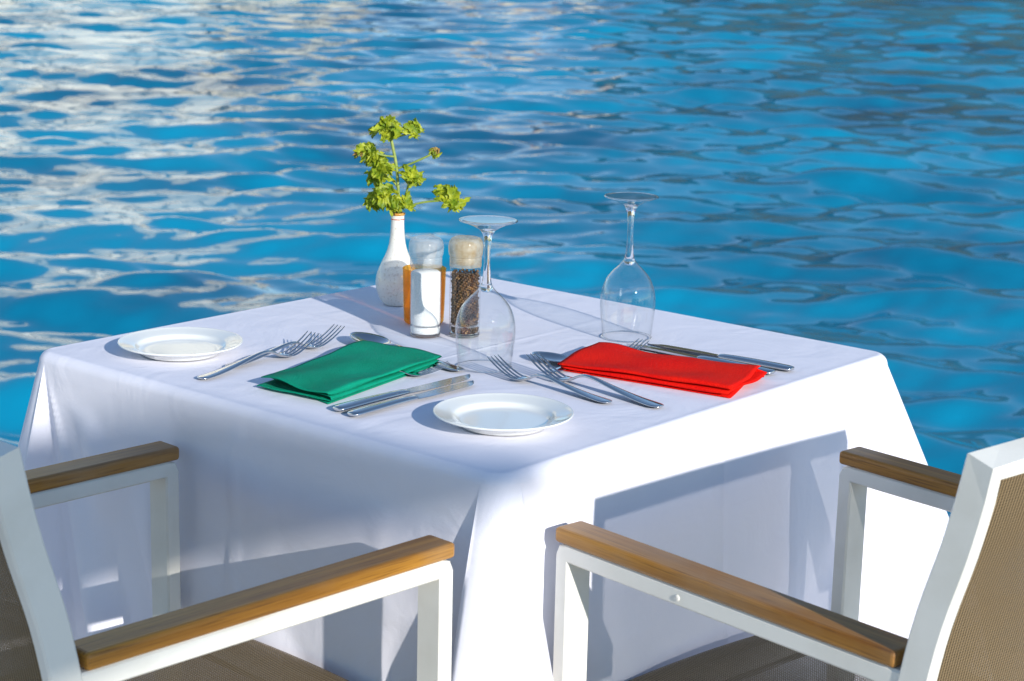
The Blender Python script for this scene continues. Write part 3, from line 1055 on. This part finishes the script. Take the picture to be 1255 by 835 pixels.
def leaf(center, size, normal, spin, seed, M=None, name='leaf'):
    """frilly leaf blade: lobes fanned round the leaf base, each toothed and curled its own way"""
    r = random.Random(seed)
    V, F = [], []
    nt, nw = 9, 6
    for li, ang in enumerate((0, .55, -.55, 1.12, -1.12, 1.75, -1.75)):
        ln = size * (1.75, 1.5, 1.5, 1.15, 1.15, .8, .8)[li] * r.uniform(.8, 1.12)
        an = ang + r.uniform(-.14, .14)
        curl, roll_, lift_ = r.uniform(-.55, .25), r.uniform(-.5, .5), r.uniform(-.25, .4)
        p1 = r.random() * 6.28
        b0 = len(V)
        for i in range(nt + 1):
            t = i / nt
            hw = ln * .19 * (math.sin(math.pi * min(1, .10 + .90 * t ** 1.15)) ** .8) * (1 + .48 * math.sin(t * 17 + p1)) + ln * .012
            for k in range(nw + 1):
                f = -1 + 2 * k / nw
                x = ln * t - abs(f) * hw * .25
                y = f * hw
                z = ln * (lift_ * t + curl * t * t) + hw * (.55 * abs(f) ** 1.5 + roll_ * f) + .12 * ln * math.sin(9 * t + 4 * f + p1) * t
                V.append((x * math.cos(an) - y * math.sin(an) - size * .45, x * math.sin(an) + y * math.cos(an), z))
        for i in range(nt):
            for k in range(nw):
                a = b0 + i * (nw + 1) + k
                F.append((a, a + 1, a + nw + 2, a + nw + 1))
    nrm = Vector(normal).normalized()
    q = nrm.to_track_quat('Z', 'X').to_matrix().to_4x4() @ Matrix.Rotation(spin, 4, 'Z')
    c = Vector(center) - VO
    V = [tuple(q @ Vector(v) + c) for v in V]
    return mesh_obj(name, V, F, M or M_leaf, sprig)


def stalk(pts, rad, name='stalk'):
    V, F = tube([Vector(p) - VO for p in smooth_profile(pts, 4)], rad, 8)
    return mesh_obj(name, V, F, M_stalk, sprig)


stalk([(-.172, 2.84, .868), (-.170, 2.838, .890), (-.171, 2.836, .918), (-.174, 2.838, .954), (-.180, 2.84, .984), (-.184, 2.84, 1.000)], .0024, 'stem')
stalk([(-.170, 2.842, .875), (-.168, 2.842, .895), (-.160, 2.838, .915), (-.154, 2.834, .940)], .0018)
LV = [  # centre, radius, facing, twist
    ((-.196, 2.835, 1.012), .0210, (-.3, -.75, .75), 1.9), ((-.182, 2.828, 1.006), .0190, (.2, -.9, .5), .6), ((-.186, 2.85, 1.016), .0185, (.1, -.5, .9), 2.4),
    ((-.150, 2.832, 1.008), .0170, (.35, -.8, .55), 1.0), ((-.143, 2.842, 1.010), .0140, (.5, -.5, .75), .2),
    ((-.214, 2.832, .978), .0200, (-.4, -.8, .5), 2.6), ((-.204, 2.840, .966), .0190, (-.1, -.9, .5), 3.2),
    ((-.196, 2.826, .951), .0220, (-.2, -.85, .5), 3.6), ((-.204, 2.842, .940), .0190, (-.35, -.7, .6), 3.0),
    ((-.154, 2.826, .948), .0200, (.3, -.85, .5), .4), ((-.146, 2.836, .940), .0170, (.5, -.7, .5), -.2),
    ((-.190, 2.822, .917), .0240, (-.1, -.8, .6), 3.9), ((-.206, 2.836, .908), .0190, (-.5, -.5, .7), 3.4), ((-.178, 2.826, .902), .0200, (.1, -.8, .6), 4.6),
    ((-.156, 2.828, .900), .0160, (.3, -.6, .75), -.6),
    ((-.098, 2.832, .914), .0230, (.35, -.85, .35), .9), ((-.088, 2.838, .903), .0190, (.5, -.75, .4), -.5),
]
for i, (c, s, nn, sp) in enumerate(LV):
    leaf(c, s * .84, nn, sp, 30 + i)
    rl = random.Random(400 + i)
    leaf((c[0] + rl.uniform(-.008, .008), c[1] + rl.uniform(.0, .012), c[2] + rl.uniform(-.009, .006)), s * .80,
         (nn[0] + rl.uniform(-.5, .5), nn[1], nn[2] + rl.uniform(-.5, .4)), sp + rl.uniform(-1, 1), 60 + i)
    leaf((c[0] + rl.uniform(-.009, .009), c[1] + rl.uniform(-.004, .010), c[2] + rl.uniform(-.009, .009)), s * .62,
         (nn[0] + rl.uniform(-.8, .8), nn[1], nn[2] + rl.uniform(-.6, .6)), sp + rl.uniform(-2, 2), 230 + i)
leaf((-.229, 2.834, .974), .0075, (-.3, -.8, .4), 3.1, 90, M_dry, 'dry_leaf')
for (a, b_, c) in (((-.183, 2.84, .995), (-.170, 2.838, 1.000), (-.152, 2.836, 1.006)), ((-.178, 2.838, .970), (-.195, 2.836, .972), (-.212, 2.834, .978)),
                   ((-.174, 2.838, .952), (-.150, 2.836, .962), (-.121, 2.836, .976)), ((-.172, 2.838, .925), (-.182, 2.834, .938), (-.196, 2.828, .948)),
                   ((-.170, 2.84, .893), (-.135, 2.836, .904), (-.100, 2.834, .908)), ((-.170, 2.84, .893), (-.180, 2.832, .903), (-.192, 2.826, .914))):
    stalk([a, b_, c], .0016)
for k in range(7):
    a = k * 2.4
    leaf((-.119 + .004 * math.cos(a), 2.835 + .003 * math.sin(a * 2), .977 + .005 * math.sin(a)), .0058, (math.cos(a), -.8, math.sin(a)), a, 120 + k,
         M_dry if k % 3 == 0 else M_leaf, 'bud_leaf')

# ------------------------------------------------------------------ amber tumbler
M_amber = bpy.data.materials.new('amber_glass')
M_amber.use_nodes = True
ba = M_amber.node_tree.nodes['Principled BSDF']
ba.inputs['Base Color'].default_value = (.86, .42, .07, 1)
ba.inputs['Roughness'].default_value = .08
ba.inputs['Transmission Weight'].default_value = .0
tca = N(M_amber, 'ShaderNodeTexCoord')
nza = N(M_amber, 'ShaderNodeTexNoise'); nza.inputs['Scale'].default_value = 40
cra = N(M_amber, 'ShaderNodeValToRGB')
cra.color_ramp.elements[0].position = .3; cra.color_ramp.elements[0].color = (.92, .52, .08, 1)
cra.color_ramp.elements[1].position = .7; cra.color_ramp.elements[1].color = (.97, .66, .20, 1)
L(M_amber, tca.outputs['Object'], nza.inputs['Vector']); L(M_amber, nza.outputs[0], cra.inputs[0]); L(M_amber, cra.outputs[0], ba.inputs['Base Color'])
tra = N(M_amber, 'ShaderNodeBsdfTransparent'); tra.inputs[0].default_value = (1, .72, .28, 1)
tla = N(M_amber, 'ShaderNodeBsdfTranslucent'); L(M_amber, cra.outputs[0], tla.inputs[0])
m1 = N(M_amber, 'ShaderNodeMixShader'); m1.inputs[0].default_value = .5
m2 = N(M_amber, 'ShaderNodeMixShader'); m2.inputs[0].default_value = .68
L(M_amber, ba.outputs[0], m1.inputs[1]); L(M_amber, tla.outputs[0], m1.inputs[2])
L(M_amber, m1.outputs[0], m2.inputs[1]); L(M_amber, tra.outputs[0], m2.inputs[2])
L(M_amber, m2.outputs[0], M_amber.node_tree.nodes['Material Output'].inputs['Surface'])
V, F = lathe([(.0001, .001), (.033, .001), (.0350, .003), (.0362, .02), (.0382, .0775), (.0388, .080), (.0378, .0808), (.0366, .0795), (.0345, .02), (.033, .0075), (.0001, .0068)], 64)
amber = mesh_obj('tumbler', V, F, M_amber)
amber.scale = (.80, .80, .98)
amber.location = (-.126, 2.718, TOP + .0006)
tag(amber, 'amber glass tumbler standing behind the salt grinder', 'tumbler')

# ------------------------------------------------------------------ grinders
M_salt = mat('white_salt', (.86, .86, .84), 0.9)
tc, mp, nz, cr = noise_color(M_salt, (.78, .78, .77), (.90, .90, .89), 500, 3)
add_bump(M_salt, nz.outputs[0], .6, .001)
M_corn = mat('peppercorn', (.06, .035, .02), 0.6)
oi = N(M_corn, 'ShaderNodeTexCoord')
nzp = N(M_corn, 'ShaderNodeTexVoronoi'); nzp.inputs['Scale'].default_value = 210
crp = N(M_corn, 'ShaderNodeValToRGB')
crp.color_ramp.elements[0].position = .0; crp.color_ramp.elements[0].color = (.020, .012, .008, 1)
crp.color_ramp.elements[1].position = 1.0; crp.color_ramp.elements[1].color = (.42, .26, .10, 1)
e = crp.color_ramp.elements.new(.55); e.color = (.06, .032, .014, 1)
e = crp.color_ramp.elements.new(.8); e.color = (.16, .08, .03, 1)
L(M_corn, oi.outputs['Object'], nzp.inputs['Vector']); L(M_corn, nzp.outputs['Color'], crp.inputs[0])
L(M_corn, crp.outputs[0], M_corn.node_tree.nodes['Principled BSDF'].inputs['Base Color'])


def cap_mat(name, c1, c2, alpha):
    M = mat(name, c1, .18, IOR=1.49)
    tc, mp, nz, cr = noise_color(M, c1, c2, 90, 4)
    bb = M.node_tree.nodes['Principled BSDF']
    tr = N(M, 'ShaderNodeBsdfTransparent')
    tlc = N(M, 'ShaderNodeBsdfTranslucent')
    L(M, cr.outputs[0], tlc.inputs[0])
    a = N(M, 'ShaderNodeMixShader'); a.inputs[0].default_value = .35
    c = N(M, 'ShaderNodeMixShader'); c.inputs[0].default_value = alpha
    L(M, bb.outputs[0], a.inputs[1]); L(M, tlc.outputs[0], a.inputs[2])
    L(M, a.outputs[0], c.inputs[1]); L(M, tr.outputs[0], c.inputs[2])
    L(M, c.outputs[0], M.node_tree.nodes['Material Output'].inputs['Surface'])
    return M


M_cap_s = cap_mat('frosted_clear_plastic', (.66, .67, .67), (.84, .85, .85), .62)
M_cap_p = cap_mat('beige_clear_plastic', (.56, .42, .22), (.82, .74, .58), .5)
M_jar = thin_glass('jar_glass', (.985, .99, .985), 1.45)


def make_grinder(name, loc, fill, capm, label):
    root = empty(name, loc)
    tag(root, label, 'grinder', 'salt and pepper grinders')
    V, F = lathe(smooth_profile([(.0001, .0004), (.0185, .0004), (.0205, .0016), (.0212, .0040), (.0212, .0120), (.0205, .0150), (.0205, .0175), (.0212, .0210), (.0212, .0900), (.0205, .0960), (.0200, .0990)], 3), 64)
    mesh_obj('jar', V, F, M_jar, root)
    V, F = lathe([(.0196, .0004 + .0012), (.0206, .0018), (.0208, .0034), (.0196, .0044)], 64)
    mesh_obj('jar_base', V, F, M_glass, root)
    if fill == 'salt':
        V, F = lathe([(.0001, .0048), (.0185, .0048), (.0201, .0062), (.0203, .0120), (.0197, .0150), (.0197, .0170), (.0203, .0205), (.0202, .089), (.0180, .0908), (.0001, .0925)], 48)
        mesh_obj('salt', V, F, M_salt, root)
    else:
        r = random.Random(4)
        V, F = lathe([(.0001, .0048), (.0162, .0048), (.0166, .0075), (.0164, .086), (.0001, .088)], 32)
        mesh_obj('pepper_core', V, F, M_corn, root)
        bm = bmesh.new()
        for i in range(620):
            a = i * 2.39996
            z = .0068 + .083 * (i / 620)
            rr = r.uniform(.0158, .0182)
            s = r.uniform(.0017, .0025)
            mt = Matrix.Translation((rr * math.cos(a), rr * math.sin(a), z)) @ Matrix.Rotation(r.random() * 3, 4, 'X')
            bmesh.ops.create_icosphere(bm, subdivisions=1, radius=s, matrix=mt)
        me = bpy.data.meshes.new('peppercorns')
        bm.to_mesh(me); bm.free()
        me.materials.append(M_corn)
        me.polygons.foreach_set('use_smooth', [True] * len(me.polygons))
        o = bpy.data.objects.new('peppercorns', me)
        COL.objects.link(o)
        o.parent = root
        o['kind'] = 'stuff'
    # ribbed collar and domed cap
    ribs = [(.0206, .0975)]
    z = .098
    for k in range(6):
        ribs += [(.0221, z), (.0221, z + .0012), (.0214, z + .0015), (.0214, z + .0019)]
        z += .0021
    V, F = lathe(ribs + [(.0210, z + .0006), (.0206, z + .0010)], 64)
    mesh_obj('collar', V, F, capm, root)
    n = 72
    prof = smooth_profile([(.0208, .1115), (.0226, .1125), (.0236, .1180), (.0238, .1255), (.0226, .1320), (.0200, .1360), (.0170, .1376), (.0140, .1372), (.0001, .1366)], 4)
    V, F = lathe(prof, n)
    V2 = []
    for i, v in enumerate(V):
        k = i % n
        f = 1 + (.010 if (k // 2) % 2 == 0 else 0) * (1 if .114 < v[2] < .134 else 0)
        V2.append((v[0] * f, v[1] * f, v[2]))
    mesh_obj('cap', V2, F, capm, root)
    V, F = lathe([(.0001, .1000), (.0120, .1000), (.0125, .1080), (.0150, .1180), (.0150, .1285), (.0100, .1300), (.0001, .1305)], 32)
    mesh_obj('grinding_core', V, F, capm, root)
    return root


make_grinder('salt_grinder', (-.120, 2.634, TOP + .0006), 'salt', M_cap_s, 'clear glass salt grinder with a frosted cap and white salt')
make_grinder('pepper_grinder', (-.066, 2.641, TOP + .0006), 'pepper', M_cap_p, 'clear glass pepper grinder with a beige cap and dark peppercorns')


# ------------------------------------------------------------------ unseen board behind the camera, added and shaped to shade the near cloth edge
M_board = mat('weathered_timber', (.42, .38, .32), 0.8)
noise_color(M_board, (.34, .30, .25), (.48, .44, .38), 10, 6, stretch=(.15, 1, 1))
rig = empty('shade_rig', (SUN_AZ.x * 5.0, SUN_AZ.y * 5.0, 0), math.atan2(SUN_AZ.x, -SUN_AZ.y))
tag(rig, 'unseen timber board on posts behind the camera, added to shade the near cloth edge', 'shade_rig')
prof = [(-3.0, 2.236), (.525, 2.236), (1.20, 2.371), (1.20, 2.379), (1.12, 2.402), (1.06, 2.455), (1.0, 2.505), (.95, 2.530), (.6, 2.540), (-3.0, 2.540)]
np_ = len(prof)
V = [(x - .065, y, z - .116 + 2.4 * math.tan(SUN_EL)) for y in (-.03, .03) for x, z in prof]
F = [tuple(range(np_)), tuple(range(2 * np_ - 1, np_ - 1, -1))] + [(k, k + np_, (k + 1) % np_ + np_, (k + 1) % np_) for k in range(np_)]
mesh_obj('shade_board', V, F, M_board, rig, False)
for px in (-.45, -2.9):
    box_obj('post', (px - .06, px + .06, -.0285, .0285, 0, 2.1195 + 2.4 * math.tan(SUN_EL)), M_board, rig, bev=.006)
